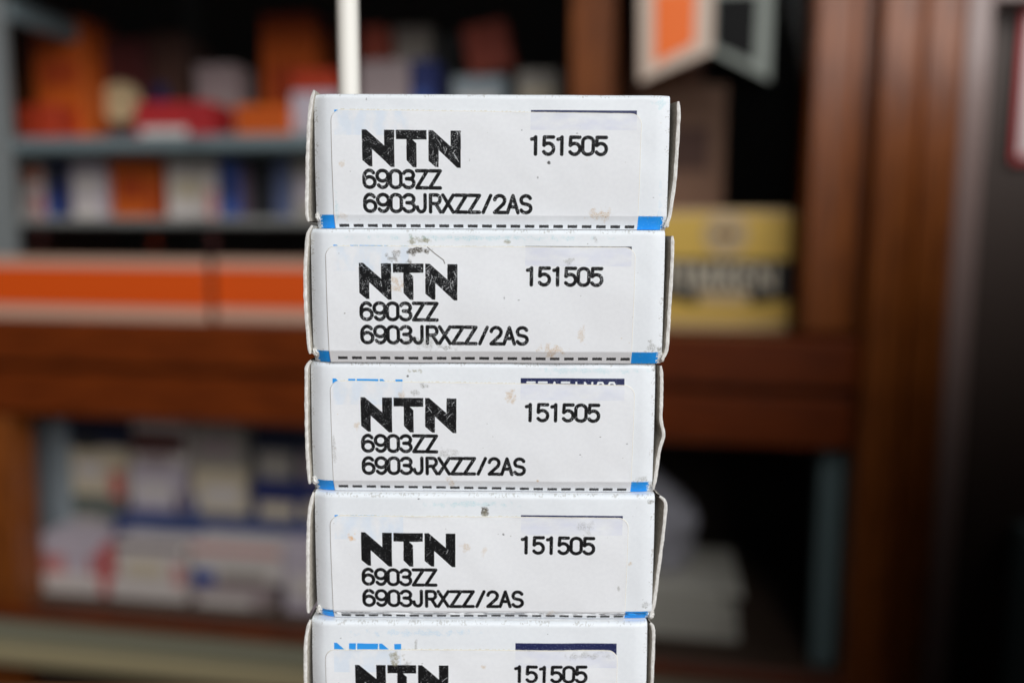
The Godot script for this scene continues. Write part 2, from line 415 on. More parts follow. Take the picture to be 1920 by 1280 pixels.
	for r: Array in rows:
		var lean: float = r[8]
		var place := cabinet_place.translated_local(Vector3(r[2], r[3], -r[6]))
		if lean != 0.0:
			var half: float = r[4] * 0.5 * cos(deg_to_rad(lean))
			place = place.translated_local(Vector3(0.0, absf(sin(deg_to_rad(lean))) * r[4] * 0.5, 0.0)).rotated_local(Vector3.BACK, deg_to_rad(lean))
		var o := thing("carton", r[0], "carton", place, r[1])
		var body := chamfer_box(Vector3(r[4], r[5], r[7]), 0.0012)
		part("carton_body", body, mats[r[9]], o, Vector3(0.0, r[5] * 0.5, -r[7] * 0.5))
		var lid := chamfer_box(Vector3(r[4] - 0.003, minf(0.016, r[5] * 0.3), 0.0005), 0.0001)
		part("lid_flap", lid, mats[r[9]], o, Vector3(0.0, r[5] - minf(0.016, r[5] * 0.3) * 0.5 - 0.0012, 0.00026))
		var k := 0
		for p: Array in r[10]:
			k += 1
			if p[5] == "cream_round":
				var disc := CylinderMesh.new()
				disc.top_radius = 0.5
				disc.bottom_radius = 0.5
				disc.height = 1.0
				var d := part(p[0], disc, mats[p[5]], o, Vector3(p[1], p[2], 0.0009))
				d.basis = Basis(Vector3.RIGHT, PI / 2) * Basis.from_scale(Vector3(p[3], 0.0006, p[4]))
			else:
				part(p[0], chamfer_box(Vector3(p[3], p[4], 0.0005), 0.0001), mats[p[5]], o, Vector3(p[1], p[2], 0.0008 + 0.0004 * k))

func build_yellow_carton() -> void:
	var place := cabinet_place.translated_local(Vector3(0.2070, 0.8975, -0.03))
	var o := thing("yellow_carton", "yellow carton with a black band of pale capital letters, right of the white stack", "carton", place)
	var w := 0.1317
	var h := 0.1198
	part("carton_body", chamfer_box(Vector3(w, h, 0.085), 0.0015), mats["card_beige"], o, Vector3(0.0, h / 2, -0.0425))
	part("yellow_field", chamfer_box(Vector3(w - 0.003, h * 0.36, 0.0005), 0.0001), mats["yellow"], o, Vector3(0.0, h * 0.775, 0.0004))
	part("yellow_field", chamfer_box(Vector3(w - 0.003, h * 0.19, 0.0005), 0.0001), mats["yellow"], o, Vector3(0.0, h * 0.175, 0.0004))
	var band := part("black_band", chamfer_box(Vector3(w - 0.002, h * 0.33, 0.0006), 0.0001), mats["black"], o, Vector3(0.0, h * 0.43, 0.0006))
	var disc := CylinderMesh.new()
	disc.top_radius = 0.0215
	disc.bottom_radius = 0.0215
	disc.height = 0.0008
	var e := part("emblem", disc, mats["card_beige"], o, Vector3(0.001, h * 0.80, 0.0009))
	e.basis = Basis(Vector3.RIGHT, PI / 2)
	var ring := TorusMesh.new()
	ring.inner_radius = 0.0190
	ring.outer_radius = 0.0205
	ring.rings = 24
	ring.ring_segments = 6
	var rg := part("emblem_ring", ring, mats["greige"], e, Vector3(0.0, 0.0004, 0.0))
	rg.scale = Vector3(1.0, 0.2, 1.0)
	part("emblem_bar", chamfer_box(Vector3(0.022, 0.0006, 0.007), 0.0001), mats["umber"], e, Vector3(0.0, 0.0006, 0.0))
	var trap := PackedVector2Array([Vector2(-0.026, h * 0.325), Vector2(0.026, h * 0.325), Vector2(0.021, h * 0.225), Vector2(-0.021, h * 0.225)])
	part("size_panel", plate(trap, 0.0006), mats["card_beige"], o, Vector3(0.001, 0.0, 0.0015))
	for s: float in [-1.0, 1.0]:
		var wedge := PackedVector2Array([Vector2(s * 0.026, h * 0.266), Vector2(s * 0.05, h * 0.266), Vector2(s * 0.026, h * 0.215)])
		part("band_point", plate(wedge, 0.0004), mats["black"], o, Vector3(0.001, 0.0, 0.0012))
	var font := SystemFont.new()
	font.font_names = PackedStringArray(["Droid Sans"])
	font.font_weight = 700
	var t := TextMesh.new()
	t.text = "TIMKEN"
	t.font = font
	t.font_size = 48
	t.pixel_size = 0.0294 / 48.0
	t.depth = 0.0006
	var letters := part("lettering", t, mats["lettering_cream"], o, Vector3(-0.003, h * 0.445, 0.0013))
	var wide := t.get_aabb().size.x
	letters.scale = Vector3(0.108 / maxf(wide, 0.01), 1.18, 1.0)

func build_pennant() -> void:
	# a two-tailed pennant sticker, orange half and black half, on the glass
	var place := cabinet_place.translated_local(Vector3(0.1870, 1.1610, 0.0))
	var o := thing("pennant", "swallow-tailed pennant, orange left half and black right half, hung above the yellow carton", "pennant", place)
	var up := 0.102
	var field := 0.049
	var left := PackedVector2Array([Vector2(0.0, 0.0), Vector2(0.0, up), Vector2(-0.0690, up), Vector2(-0.0652, -0.0258)])
	var right := PackedVector2Array([Vector2(0.0004, 0.0), Vector2(0.0530, -0.0275), Vector2(0.0532, up), Vector2(0.0004, up)])
	part("left_tail", plate(left, 0.0012), mats["pennant_border"], o, Vector3(0.0, 0.0, 0.002))
	part("right_tail", plate(right, 0.0012), mats["tape_grey"], o, Vector3(0.0, 0.0, 0.002))
	var inner := PackedVector2Array([Vector2(-0.0160, 0.0080), Vector2(-0.0160, field + 0.006), Vector2(-0.0535, field + 0.006), Vector2(-0.0520, -0.0100)])
	part("orange_field", plate(inner, 0.0004), mats["pennant_orange"], o, Vector3(0.0, 0.0, 0.0026))
	var hole := PackedVector2Array([Vector2(0.0024, 0.0060), Vector2(0.0388, -0.0108), Vector2(0.0394, field), Vector2(0.0024, field)])
	part("black_field", plate(hole, 0.0004), mats["tape_black"], o, Vector3(0.0, 0.0, 0.0026))

func build_bundle() -> void:
	# grey wrapped bundle on a pile of folded paper in the dark right compartment
	var pile := thing("paper_pile", "low pile of pale grey papers in the dark lower compartment right of the stack", "paper pile", cabinet_place.translated_local(Vector3(0.145, 0.5605, -0.12)))
	var ys := 0.0
	var k := 0
	for hh: float in [0.011, 0.008, 0.012, 0.007, 0.010, 0.009]:
		k += 1
		var off := sin(k * 2.3) * 0.007
		part("paper_layer", chamfer_box(Vector3(0.172 + off, hh - 0.0008, 0.13), 0.002), mats["paper_grey"], pile, Vector3(off, ys + hh / 2, 0.0))
		ys += hh
	var roll := thing("wrapped_bundle", "rounded grey film-wrapped bundle lying on the pile of papers", "bundle", cabinet_place.translated_local(Vector3(0.104, 0.5605 + ys, -0.12)))
	var st := SurfaceTool.new()
	st.begin(Mesh.PRIMITIVE_TRIANGLES)
	var nu := 40
	var nv := 20
	for j in nv + 1:
		for i in nu + 1:
			var a := TAU * i / nu
			var b := PI * j / nv
			var dir := Vector3(sin(b) * cos(a), cos(b), sin(b) * sin(a))
			var p := Vector3(signf(dir.x) * pow(absf(dir.x), 0.75) * 0.092, signf(dir.y) * pow(absf(dir.y), 0.9) * 0.056 + 0.048, signf(dir.z) * pow(absf(dir.z), 0.8) * 0.055)
			p += dir * 0.022 * waves.get_noise_3d(dir.x * 11.0 + 40.0, dir.y * 11.0, dir.z * 11.0)
			p.y = maxf(p.y, 0.0)
			st.add_vertex(p)
	for j in nv:
		for i in nu:
			var q := j * (nu + 1) + i
			for id: int in [q, q + 1, q + nu + 1, q + 1, q + nu + 2, q + nu + 1]:
				st.add_index(id)
	st.generate_normals()
	part("film_wrap", st.commit(), mats["grey_film"], roll)

func build_rod() -> void:
	# thin white rod that stands on the counter, touching the back of the stack
	var o := thing("white_rod", "thin white upright plastic rod standing right behind the top left of the stack", "rod", Transform3D(Basis(), Vector3(-0.02169, 0.92580, -0.0352)))
	var tube := CylinderMesh.new()
	tube.top_radius = 0.00145
	tube.bottom_radius = 0.00145
	tube.height = 0.19
	tube.radial_segments = 20
	part("shaft", tube, mats["white_plastic"], o, Vector3(0.0, 0.097, 0.0))
	var foot := CylinderMesh.new()
	foot.top_radius = 0.0018
	foot.bottom_radius = 0.0022
	foot.height = 0.002
	foot.radial_segments = 20
	part("foot", foot, mats["white_plastic"], o, Vector3(0.0, 0.001, 0.0))

func build_counter() -> void:
	var c := thing("counter", "brown wooden counter top carrying the stack of white boxes", "counter", Transform3D(Basis(), Vector3(0.0, 0.0, 0.0)))
	board(c, "counter_top", -0.70, 0.70, 0.92580 - 0.03, 0.92580, -0.0375, 0.62, "wood_counter", 0.002)
	board(c, "front_panel", -0.66, 0.66, 0.30, 0.92580 - 0.0302, 0.0, 0.02, "wood_counter", 0.002)

func build_showcase() -> void:
	# stands right of the picture, between the shop front and the cabinet: its shade darkens the lower right
	var o := thing("showcase", "dark wooden showcase with two doors beside the counter, right of the picture", "showcase", Transform3D(Basis(), Vector3(0.337, 0.0, -0.10)))
	board(o, "body", 0.0, 0.9, 0.34, 1.19 - 0.03, -0.30, 0.30, "wood_dark", 0.004)
	board(o, "top_board", -0.012, 0.912, 1.19 - 0.0298, 1.19, -0.305, 0.312, "wood_dark", 0.004)
	board(o, "plinth", 0.02, 0.88, 0.30, 0.3398, -0.28, 0.28, "inside", 0.002)
	for k in 2:
		var door := board(o, "door", 0.02 + 0.44 * k, 0.44 + 0.44 * k, 0.40, 1.19 - 0.06, 0.3002, 0.312, "wood_upright", 0.003)
		part("handle", chamfer_box(Vector3(0.012, 0.09, 0.016), 0.003), mats["alu"], door, Vector3(0.17 - 0.34 * k, 0.0, 0.0142))

# ---------------------------------------------------------------- lettering of the labels: strokes in a cell, x and y from 0 to 1
func arc(cx: float, cy: float, rx: float, ry: float, from: float, to: float, n := 14) -> PackedVector2Array:
	var p := PackedVector2Array()
	for k in n + 1:
		var a := deg_to_rad(lerpf(from, to, float(k) / n))
		p.append(Vector2(cx + rx * cos(a), cy + ry * sin(a)))
	return p

func make_glyphs() -> void:
	var six := arc(0.5, 0.42, 0.5, 0.42, 318.0, 180.0)
	six.append(Vector2(0.0, 0.68))
	glyphs["6"] = [six, arc(0.5, 0.69, 0.5, 0.31, 0.0, 360.0, 22)]
	var nine := arc(0.5, 0.58, 0.5, 0.42, 138.0, 0.0)
	nine.append(Vector2(1.0, 0.32))
	glyphs["9"] = [nine, arc(0.5, 0.31, 0.5, 0.31, 0.0, 360.0, 22)]
	var zero := arc(0.5, 0.26, 0.48, 0.26, 180.0, 360.0)
	zero.append_array(arc(0.5, 0.74, 0.48, 0.26, 0.0, 180.0))
	zero.append(Vector2(0.02, 0.26))
	glyphs["0"] = [zero]
	glyphs["3"] = [arc(0.48, 0.25, 0.46, 0.25, 205.0, 440.0), arc(0.48, 0.73, 0.5, 0.27, -90.0, 158.0), PackedVector2Array([Vector2(0.3, 0.475), Vector2(0.52, 0.475)])]
	glyphs["Z"] = [PackedVector2Array([Vector2(0.04, 0.0), Vector2(1.0, 0.0), Vector2(0.04, 1.0), Vector2(1.0, 1.0)])]
	var jay := PackedVector2Array([Vector2(0.78, 0.0), Vector2(0.78, 0.72)])
	jay.append_array(arc(0.42, 0.72, 0.36, 0.28, 0.0, 180.0))
	glyphs["J"] = [jay]
	var ar := PackedVector2Array([Vector2(0.08, 1.0), Vector2(0.08, 0.0), Vector2(0.6, 0.0)])
	ar.append_array(arc(0.62, 0.255, 0.34, 0.255, -90.0, 90.0))
	ar.append(Vector2(0.08, 0.51))
	glyphs["R"] = [ar, PackedVector2Array([Vector2(0.56, 0.51), Vector2(1.0, 1.0)])]
	glyphs["X"] = [PackedVector2Array([Vector2(0.02, 0.0), Vector2(0.98, 1.0)]), PackedVector2Array([Vector2(0.98, 0.0), Vector2(0.02, 1.0)])]
	glyphs["/"] = [PackedVector2Array([Vector2(0.16, 1.0), Vector2(0.84, 0.0)])]
	var two := arc(0.48, 0.28, 0.46, 0.28, 188.0, 372.0)
	two.append_array(PackedVector2Array([Vector2(0.84, 0.48), Vector2(0.02, 1.0), Vector2(1.0, 1.0)]))
	glyphs["2"] = [two]
	glyphs["A"] = [PackedVector2Array([Vector2(0.02, 1.0), Vector2(0.5, 0.0), Vector2(0.98, 1.0)]), PackedVector2Array([Vector2(0.2, 0.66), Vector2(0.8, 0.66)])]
	var ess := arc(0.5, 0.255, 0.44, 0.255, -25.0, -230.0)
	ess.append_array(arc(0.5, 0.745, 0.47, 0.255, -55.0, 155.0))
	glyphs["S"] = [ess]
	glyphs["1"] = [PackedVector2Array([Vector2(0.16, 0.13), Vector2(0.40, 0.10), Vector2(0.52, 0.0), Vector2(0.52, 1.0)])]
	var five := PackedVector2Array([Vector2(0.94, 0.0), Vector2(0.12, 0.0), Vector2(0.08, 0.47)])
	five.append_array(arc(0.48, 0.68, 0.49, 0.32, 220.0, 505.0, 18))
	glyphs["5"] = [five]

# draws one stroke into the ink sheet (coverage 0 to 1)
func stroke(ink: PackedFloat32Array, w: int, h: int, pts: PackedVector2Array, radius: float) -> void:
	for k in pts.size() - 1:
		var a := pts[k]
		var b := pts[k + 1]
		var ab := b - a
		var l2 := maxf(ab.length_squared(), 0.0001)
		for y in range(maxi(0, int(minf(a.y, b.y) - radius - 2)), mini(h, int(maxf(a.y, b.y) + radius + 3))):
			for x in range(maxi(0, int(minf(a.x, b.x) - radius - 2)), mini(w, int(maxf(a.x, b.x) + radius + 3))):
				var p := Vector2(x + 0.5, y + 0.5)
				var t := clampf((p - a).dot(ab) / l2, 0.0, 1.0)
				var c := clampf(radius - p.distance_to(a + ab * t) + 0.5, 0.0, 1.0)
				if c > ink[y * w + x]:
					ink[y * w + x] = c

func fill_shape(ink: PackedFloat32Array, w: int, h: int, pts: PackedVector2Array, value := 1.0) -> void:
	var lo := pts[0]
	var hi := pts[0]
	for p in pts:
		lo = lo.min(p)
		hi = hi.max(p)
	for y in range(maxi(0, int(lo.y)), mini(h, int(hi.y) + 1)):
		for x in range(maxi(0, int(lo.x)), mini(w, int(hi.x) + 1)):
			var hits := 0
			for s: Vector2 in [Vector2(0.25, 0.25), Vector2(0.75, 0.25), Vector2(0.25, 0.75), Vector2(0.75, 0.75)]:
				if Geometry2D.is_point_in_polygon(Vector2(x, y) + s, pts):
					hits += 1
			if hits > 0:
				ink[y * w + x] = maxf(ink[y * w + x], value * hits / 4.0)

func write_line(ink: PackedFloat32Array, w: int, h: int, text: String, at: Vector2, unit: float, turn: float) -> void:
	# at: upper left of the first cell in sheet pixels; cells are 105.4 units wide
	for k in text.length():
		if not glyphs.has(text[k]):
			continue
		for line: PackedVector2Array in glyphs[text[k]]:
			var pts := PackedVector2Array()
			for p in line:
				pts.append(at + (Vector2(105.4 * k + 9.0 + p.x * 88.0, 14.5 + p.y * 134.0) * unit).rotated(turn))
			stroke(ink, w, h, pts, 14.0 * unit)

func logo_shapes(at: Vector2, unit: float, turn: float) -> Array:
	var n := [Vector2(0, 0), Vector2(34, 0), Vector2(178, 126), Vector2(178, 2), Vector2(258, 2), Vector2(258, 292), Vector2(230, 292), Vector2(80, 152), Vector2(80, 288), Vector2(57, 288), Vector2(0, 240)]
	var t := [Vector2(273, 2), Vector2(518, 2), Vector2(518, 74), Vector2(404, 76), Vector2(436, 106), Vector2(436, 292), Vector2(408, 292), Vector2(356, 238), Vector2(356, 74), Vector2(273, 74)]
	var out := []
	for shape: Array in [n, t, n]:
		var pts := PackedVector2Array()
		for v: Vector2 in shape:
			pts.append(at + ((v + (Vector2(533, 2) if out.size() == 2 else Vector2.ZERO)) * unit).rotated(turn))
		out.append(pts)
	return out

func lay(bytes: PackedByteArray, at: int, c: Color, share: float) -> void:
	bytes[at] = int(lerpf(bytes[at], c.r * 255.0, share))
	bytes[at + 1] = int(lerpf(bytes[at + 1], c.g * 255.0, share))
	bytes[at + 2] = int(lerpf(bytes[at + 2], c.b * 255.0, share))

func sheet(w: int, h: int, c: Color, soft: float) -> PackedByteArray:
	# plain paper with a faint mottle
	var b := PackedByteArray()
	b.resize(w * h * 4)
	var base := [c.r * 255.0, c.g * 255.0, c.b * 255.0]
	for i in w * h:
		var n: float = (grain_bytes[(i / w % 512) * 1200 + i % w] - 128) * soft
		b[i * 4] = clampi(int(base[0] + n), 0, 255)
		b[i * 4 + 1] = clampi(int(base[1] + n), 0, 255)
		b[i * 4 + 2] = clampi(int(base[2] + n * 0.9), 0, 255)
		b[i * 4 + 3] = 255
	return b

const MARKS := {
	"tan": Color(0.72, 0.58, 0.42), "orange": Color(0.86, 0.62, 0.40), "speck": Color(0.12, 0.12, 0.12), "cyan": Color(0.62, 0.80, 0.84), "blue": Color(0.55, 0.75, 0.92),
	"grey": Color(0.48, 0.48, 0.46), "dirt": Color(0.26, 0.24, 0.21), "smudge": Color(0.58, 0.57, 0.50),
}

# one stain of matter: an uneven outline, broken into specks when «rough»
func stain(bytes: PackedByteArray, w: int, h: int, kind: String, centre: Vector2, r: Vector2, share: float, rough: int) -> void:
	var c: Color = MARKS[kind]
	for y in range(maxi(0, int(centre.y - r.y * 1.5)), mini(h, int(centre.y + r.y * 1.5) + 1)):
		for x in range(maxi(0, int(centre.x - r.x * 1.5)), mini(w, int(centre.x + r.x * 1.5) + 1)):
			var q := Vector2((x - centre.x) / r.x, (y - centre.y) / r.y)
			var d := 1.0 - q.length() * 1.05 + 0.85 * fleck.get_noise_2d(x * 0.8 + 71.0, y * 0.8)
			if d <= 0.0:
				continue
			var a := clampf(d * 1.5, 0.0, 1.0)
			if rough == 1:
				a *= 0.24 + 0.9 * clampf(grit.get_noise_2d(x * 1.1, y * 1.1) * 3.0 - 0.25, 0.0, 1.0)
			else:
				a *= clampf(0.75 + 0.6 * grit.get_noise_2d(x * 0.7, y * 0.7), 0.0, 1.0)
			lay(bytes, (y * w + x) * 4, c, a * share * (0.72 if kind == "tan" else 1.0))

func to_texture(bytes: PackedByteArray, w: int, h: int) -> ImageTexture:
	return ImageTexture.create_from_image(Image.create_from_data(w, h, false, Image.FORMAT_RGBA8, bytes))

# the printed front of a carton, seen above and beside its sticker
func body_print(b: Dictionary, n: int) -> ImageTexture:
	var w := int(WIDE * TEX)
	var h := int(b.h * TEX)
	var bytes := sheet(w, h, rgb(225, 231, 236), 0.02)
	var half := WIDE / 2
	var px := func(v: Vector2) -> Vector2: return Vector2((v.x + half) * TEX, (b.h - v.y) * TEX)
	# blue band printed along the lower fold
	var y0 := int((b.h - b.crease + 0.02) * TEX)
	for y in range(y0, h):
		for x in range(int(0.42 * TEX), w - int(0.36 * TEX)):
			var wob := grit.get_noise_2d(x * 0.6 + n * 90.0, y * 0.6)
			if (x < 0.6 * TEX or x > w - 0.55 * TEX) and wob > 0.12:
				continue
			lay(bytes, (y * w + x) * 4, rgb(20, 146, 238), 0.97 if wob < 0.72 else 0.5)
	# blue logo, mostly under the sticker
	var ink := PackedFloat32Array()
	ink.resize(w * h)
	var unit: float = (b.blue[1] - b.blue[0]) / 791.0 * TEX
	for shape: PackedVector2Array in logo_shapes(px.call(Vector2(b.blue[0], b.blue[2])), unit, 0.006):
		fill_shape(ink, w, h, shape)
	for y in range(0, int(h * 0.6)):
		for x in range(int((b.blue[0] + half) * TEX) - 4, int((b.blue[1] + half) * TEX) + 8):
			if ink[y * w + x] > 0.0:
				lay(bytes, (y * w + x) * 4, rgb(38, 146, 232), ink[y * w + x] * 0.95)
	# navy block with white lettering
	var navy: Array = b.navy
	var a: Vector2 = px.call(Vector2(navy[0], navy[2]))
	var z: Vector2 = px.call(Vector2(navy[1], navy[2]))
	var letters := PackedFloat32Array()
	letters.resize(w * h)
	if navy[4] == 2:
		var cell := (z.x - a.x - 40.0) / 8.0
		var word := ["B", "E", "A", "R", "I", "N", "G", "S"]
		var forms := {
			"B": [Vector2(0, 0), Vector2(0.75, 0)], "E": [Vector2(0, 0), Vector2(0.8, 0)], "A": [Vector2(0.1, 0.9), Vector2(0.42, 0), Vector2(0.74, 0.9)], "R": [Vector2(0, 0), Vector2(0.75, 0)],
			"I": [Vector2(0.3, 0), Vector2(0.3, 0.9)], "N": [Vector2(0, 0.9), Vector2(0, 0), Vector2(0.75, 0.9), Vector2(0.75, 0)], "G": [Vector2(0, 0.4), Vector2(0.2, 0), Vector2(0.6, 0), Vector2(0.8, 0.3)], "S": [Vector2(0, 0.3), Vector2(0.2, 0), Vector2(0.6, 0), Vector2(0.8, 0.3)],
		}
		for k in 8:
			var pts := PackedVector2Array()
			for v: Vector2 in forms[word[k]]:
				pts.append(Vector2(a.x + 20.0 + cell * (k + 0.06 + v.x * 0.86), a.y + 0.40 * TEX + v.y * 1.3 * TEX))
			stroke(letters, w, h, pts, 0.10 * TEX)
	for y in range(int(a.y), int(a.y + 2.1 * TEX)):
		for x in range(int(a.x), int(z.x)):
			var chip := grit.get_noise_2d(x * 0.8, y * 0.8 + n * 50.0)
			lay(bytes, (y * w + x) * 4, rgb(18, 27, 74) if navy[4] != 1 else rgb(58, 62, 74), (0.97 if chip < 0.7 else 0.4) * (1.0 - letters[y * w + x]))
	# grime gathered where the sticker ends
	var s: Array = b.sticker
	for x in range(int((s[0] + half + 0.9) * TEX), int((s[1] + half - 0.9) * TEX)):
		var edge := lerpf(s[2], s[3], (x / TEX - half - s[0]) / (s[1] - s[0]))
		var ey := int((b.h - edge) * TEX)
		for y in range(ey - 4, ey + 4):
			var q := grit.get_noise_2d(x * 0.5, y * 0.9 + n * 31.0)
			if q > -0.1 and y >= 0:
				lay(bytes, (y * w + x) * 4, rgb(190, 176, 140), clampf(0.1 + q * 1.0, 0.0, 0.45))
	for m: Array in b.body_marks:
		stain(bytes, w, h, m[0], px.call(Vector2(m[1], m[2])), Vector2(m[3], m[4]) * TEX, m[5], m[6])
	# scuffed board along the folded edges
	for y in h:
		for x in w:
			var e := minf(minf(x, w - 1 - x), minf(y * 1.3, absf(y - y0) * 2.0)) / TEX
			if e < 0.42:
				var q := grit.get_noise_2d(x * 0.55 + n * 61.0, y * 0.55) + 0.8 * fleck.get_noise_2d(x * 0.4, y * 0.4 + n * 90.0)
				if q > 0.30 + e * 0.9:
					lay(bytes, (y * w + x) * 4, rgb(158, 156, 150), clampf((q - 0.34 - e * 0.9) * 2.0, 0.0, 0.42))
	scatter(bytes, w, h, n + 40, 26)
	return to_texture(bytes, w, h)

# tiny specks and hairs that lie on the paper
func scatter(bytes: PackedByteArray, w: int, h: int, seed_value: int, count: int) -> void:
	var rng := RandomNumberGenerator.new()
	rng.seed = seed_value
	for k in count:
		var c := Vector2(rng.randf() * w, rng.randf() * h)
		var r := rng.randf_range(0.6, 1.9)
		stain(bytes, w, h, ["speck", "grey", "tan", "dirt"][rng.randi() % 4], c, Vector2(r * rng.randf_range(1.0, 2.2), r), rng.randf_range(0.25, 0.8), 0)

# the white sticker with the printed type, number and dashes
func sticker_print(b: Dictionary, n: int) -> ImageTexture:
	var s: Array = b.sticker
	var top: float = maxf(s[2], s[3])
	var w := int((s[1] - s[0]) * TEX)
	var h := int(top * TEX)
	var bytes := sheet(w, h, rgb(227, 231, 235), 0.02)
	var px := func(v: Vector2) -> Vector2: return Vector2((v.x - s[0]) * TEX, (top - v.y) * TEX)
	# print of the carton that shows through the thin paper
	var bx0: Vector2 = px.call(Vector2(b.blue[0], top))
	var bx1: Vector2 = px.call(Vector2(b.blue[1], top - 2.3))
	for y in range(0, int(bx1.y)):
		for x in range(maxi(0, int(bx0.x)), int(bx1.x)):
			var q := fleck.get_noise_2d(x * 0.35 + n * 60.0, y * 0.2)
			lay(bytes, (y * w + x) * 4, rgb(190, 214, 240), clampf(0.18 + q * 0.35, 0.0, 0.32))
	var nx0: Vector2 = px.call(Vector2(b.navy[0], top))
	var nx1: Vector2 = px.call(Vector2(b.navy[1], top - 1.75))
	for y in range(0, int(nx1.y)):
		for x in range(int(nx0.x), mini(w, int(nx1.x))):
			lay(bytes, (y * w + x) * 4, rgb(200, 206, 228), clampf(0.24 + 0.3 * fleck.get_noise_2d(x * 0.2, y * 0.5 + n * 40.0), 0.0, 0.5))
	# ink
	var ink := PackedFloat32Array()
	ink.resize(w * h)
	var unit := 9.25 / 791.0 * TEX
	var at: Vector2 = px.call(b.logo)
	var turn := 0.004
	for shape: PackedVector2Array in logo_shapes(at, unit, turn):
		fill_shape(ink, w, h, shape)
	write_line(ink, w, h, "6903ZZ", at + Vector2(0, 306) * unit, unit, turn)
	write_line(ink, w, h, "6903JRXZZ/2AS", at + Vector2(0, 496) * unit, unit, turn)
	write_line(ink, w, h, "151505", px.call(b.code), unit, turn)
	# rubbed and scratched ink
	var rng := RandomNumberGenerator.new()
	rng.seed = 300 + n
	var wear: float = b.wear
	var lost := PackedFloat32Array()
	lost.resize(w * h)
	for k in int(100 * wear):
		var c := at + Vector2(rng.randf_range(-20.0, 1500.0), rng.randf_range(-10.0, 680.0)) * unit
		if rng.randf() < 0.35:
			c = at + Vector2(rng.randf_range(540.0, 800.0), rng.randf_range(0.0, 300.0)) * unit
		var dir := Vector2.from_angle(rng.randf_range(0.9, 2.6)) * rng.randf_range(4.0, 26.0)
		stroke(lost, w, h, PackedVector2Array([c, c + dir * 0.5 + Vector2(rng.randf_range(-2, 2), 0), c + dir]), rng.randf_range(0.3, 0.95))
	var dash: Array = b.dash
	for y in h:
		for x in w:
			var i := y * w + x
			if ink[i] <= 0.0:
				continue
			var g := spray.get_noise_2d(x * 0.8 + n * 200.0, y * 0.8)
			var f := fleck.get_noise_2d(x * 0.7 + n * 130.0, y * 0.7)
			var c := ink[i] + g * 0.35 * (1.0 if ink[i] < 0.98 else 0.0)
			c = clampf(c, 0.0, 1.0)
			if spray.get_noise_2d(x + n * 300.0, y) + f * 0.8 * wear > 0.86 - wear * 0.38:
				c *= 0.2
			c *= 1.0 - 0.9 * lost[i]
			lay(bytes, i * 4, rgb(13, 14, 16), c * 0.99)
	var x0: float = dash[0]
	while x0 < s[1] - 0.25:
		var d0: Vector2 = px.call(Vector2(x0, maxf(0.3, lerpf(dash[1], dash[2], (x0 + 15.0) / 30.0) + 0.06)))
		var x1 := minf(x0 + 0.93, s[1] - 0.06)
		var d1: Vector2 = px.call(Vector2(x1, 0))
		var r := 0.135 * TEX
		for y in range(int(d0.y - r - 2), mini(h, int(d0.y + r + 3))):
			for x in range(int(d0.x), mini(w, int(d1.x))):
				var c := clampf(r - absf(y - d0.y) + 0.5 + 0.9 * grit.get_noise_2d(x, y + n * 77.0), 0.0, 1.0)
				if grit.get_noise_2d(x * 0.6, y * 2.0 + n * 20.0) > 0.6:
					c *= 0.6
				lay(bytes, (y * w + x) * 4, rgb(44, 44, 46), c * 0.95)
		x0 += dash[3]
	for m: Array in b.marks:
		stain(bytes, w, h, m[0], px.call(Vector2(m[1], m[2])), Vector2(m[3], m[4]) * TEX, m[5], m[6])
	if n == 1:
		var hair := PackedFloat32Array()
		hair.resize(w * h)
		stroke(hair, w, h, PackedVector2Array([px.call(Vector2(-5.6, 11.0)), px.call(Vector2(-4.9, 10.4)), px.call(Vector2(-4.1, 9.8)), px.call(Vector2(-4.0, 9.5))]), 1.5)
		for i in w * h:
			if hair[i] > 0.0:
				lay(bytes, i * 4, MARKS["dirt"], hair[i] * 0.7)
	scatter(bytes, w, h, n + 10, 30)
	return to_texture(bytes, w, h)

# ---------------------------------------------------------------- the small cartons
# depth of the front at (x, y): the fold below, a faint belly, ends that roll back, an uneven board
func front_z(x: float, y: float, b: Dictionary, n: int) -> float:
	var h: float = b.h
	var cr: float = b.crease
	var z := 0.0
	if y < cr:
		var t := (cr - y) / cr
		z = -0.60 * t
	else:
		z = 0.20 * sin(PI * clampf((y - cr) / (h - cr), 0.0, 1.0))
	var r := 0.45
	if y > h - r:
		var q := (y - (h - r)) / r
		z -= r * (1.0 - sqrt(maxf(0.0, 1.0 - q * q)))
	var roll := 1.75 if x < 0.0 else 1.35
	var e := (absf(x) - (WIDE / 2 - roll)) / roll
	if e > 0.0:
		z -= (0.80 if x < 0.0 else 0.32) * pow(e, 1.8)
	z += 0.14 * waves.get_noise_2d(x * 0.8 + n * 40.0, y * 0.8)
	z += 0.014 * waves.get_noise_2d(x * 7.0 + n * 40.0, y * 7.0)
	return z

func columns_of(x0: float, x1: float, tight: Array, wide: int) -> PackedFloat32Array:
	var p := PackedFloat32Array()
	for t: float in tight:
		p.append(x0 + t)
	var a: float = x0 + tight[-1]
	var c: float = x1 - tight[-1]
	for k in range(1, wide):
		p.append(lerpf(a, c, float(k) / wide))
	for k in tight.size():
		p.append(x1 - tight[tight.size() - 1 - k])
	return p

func rows_of(b: Dictionary) -> PackedFloat32Array:
	var p := PackedFloat32Array([0.0, 0.35, 0.7])
	for d: float in [-0.30, -0.16, -0.06, 0.0, 0.06, 0.16, 0.30]:
		p.append(b.crease + d)
	for k in range(1, 14):
		p.append(lerpf(b.crease + 0.30, b.h - 0.6, k / 14.0))
	for d: float in [0.6, 0.46, 0.36, 0.26, 0.17, 0.09, 0.03, 0.0]:
		p.append(b.h - d)
	return p

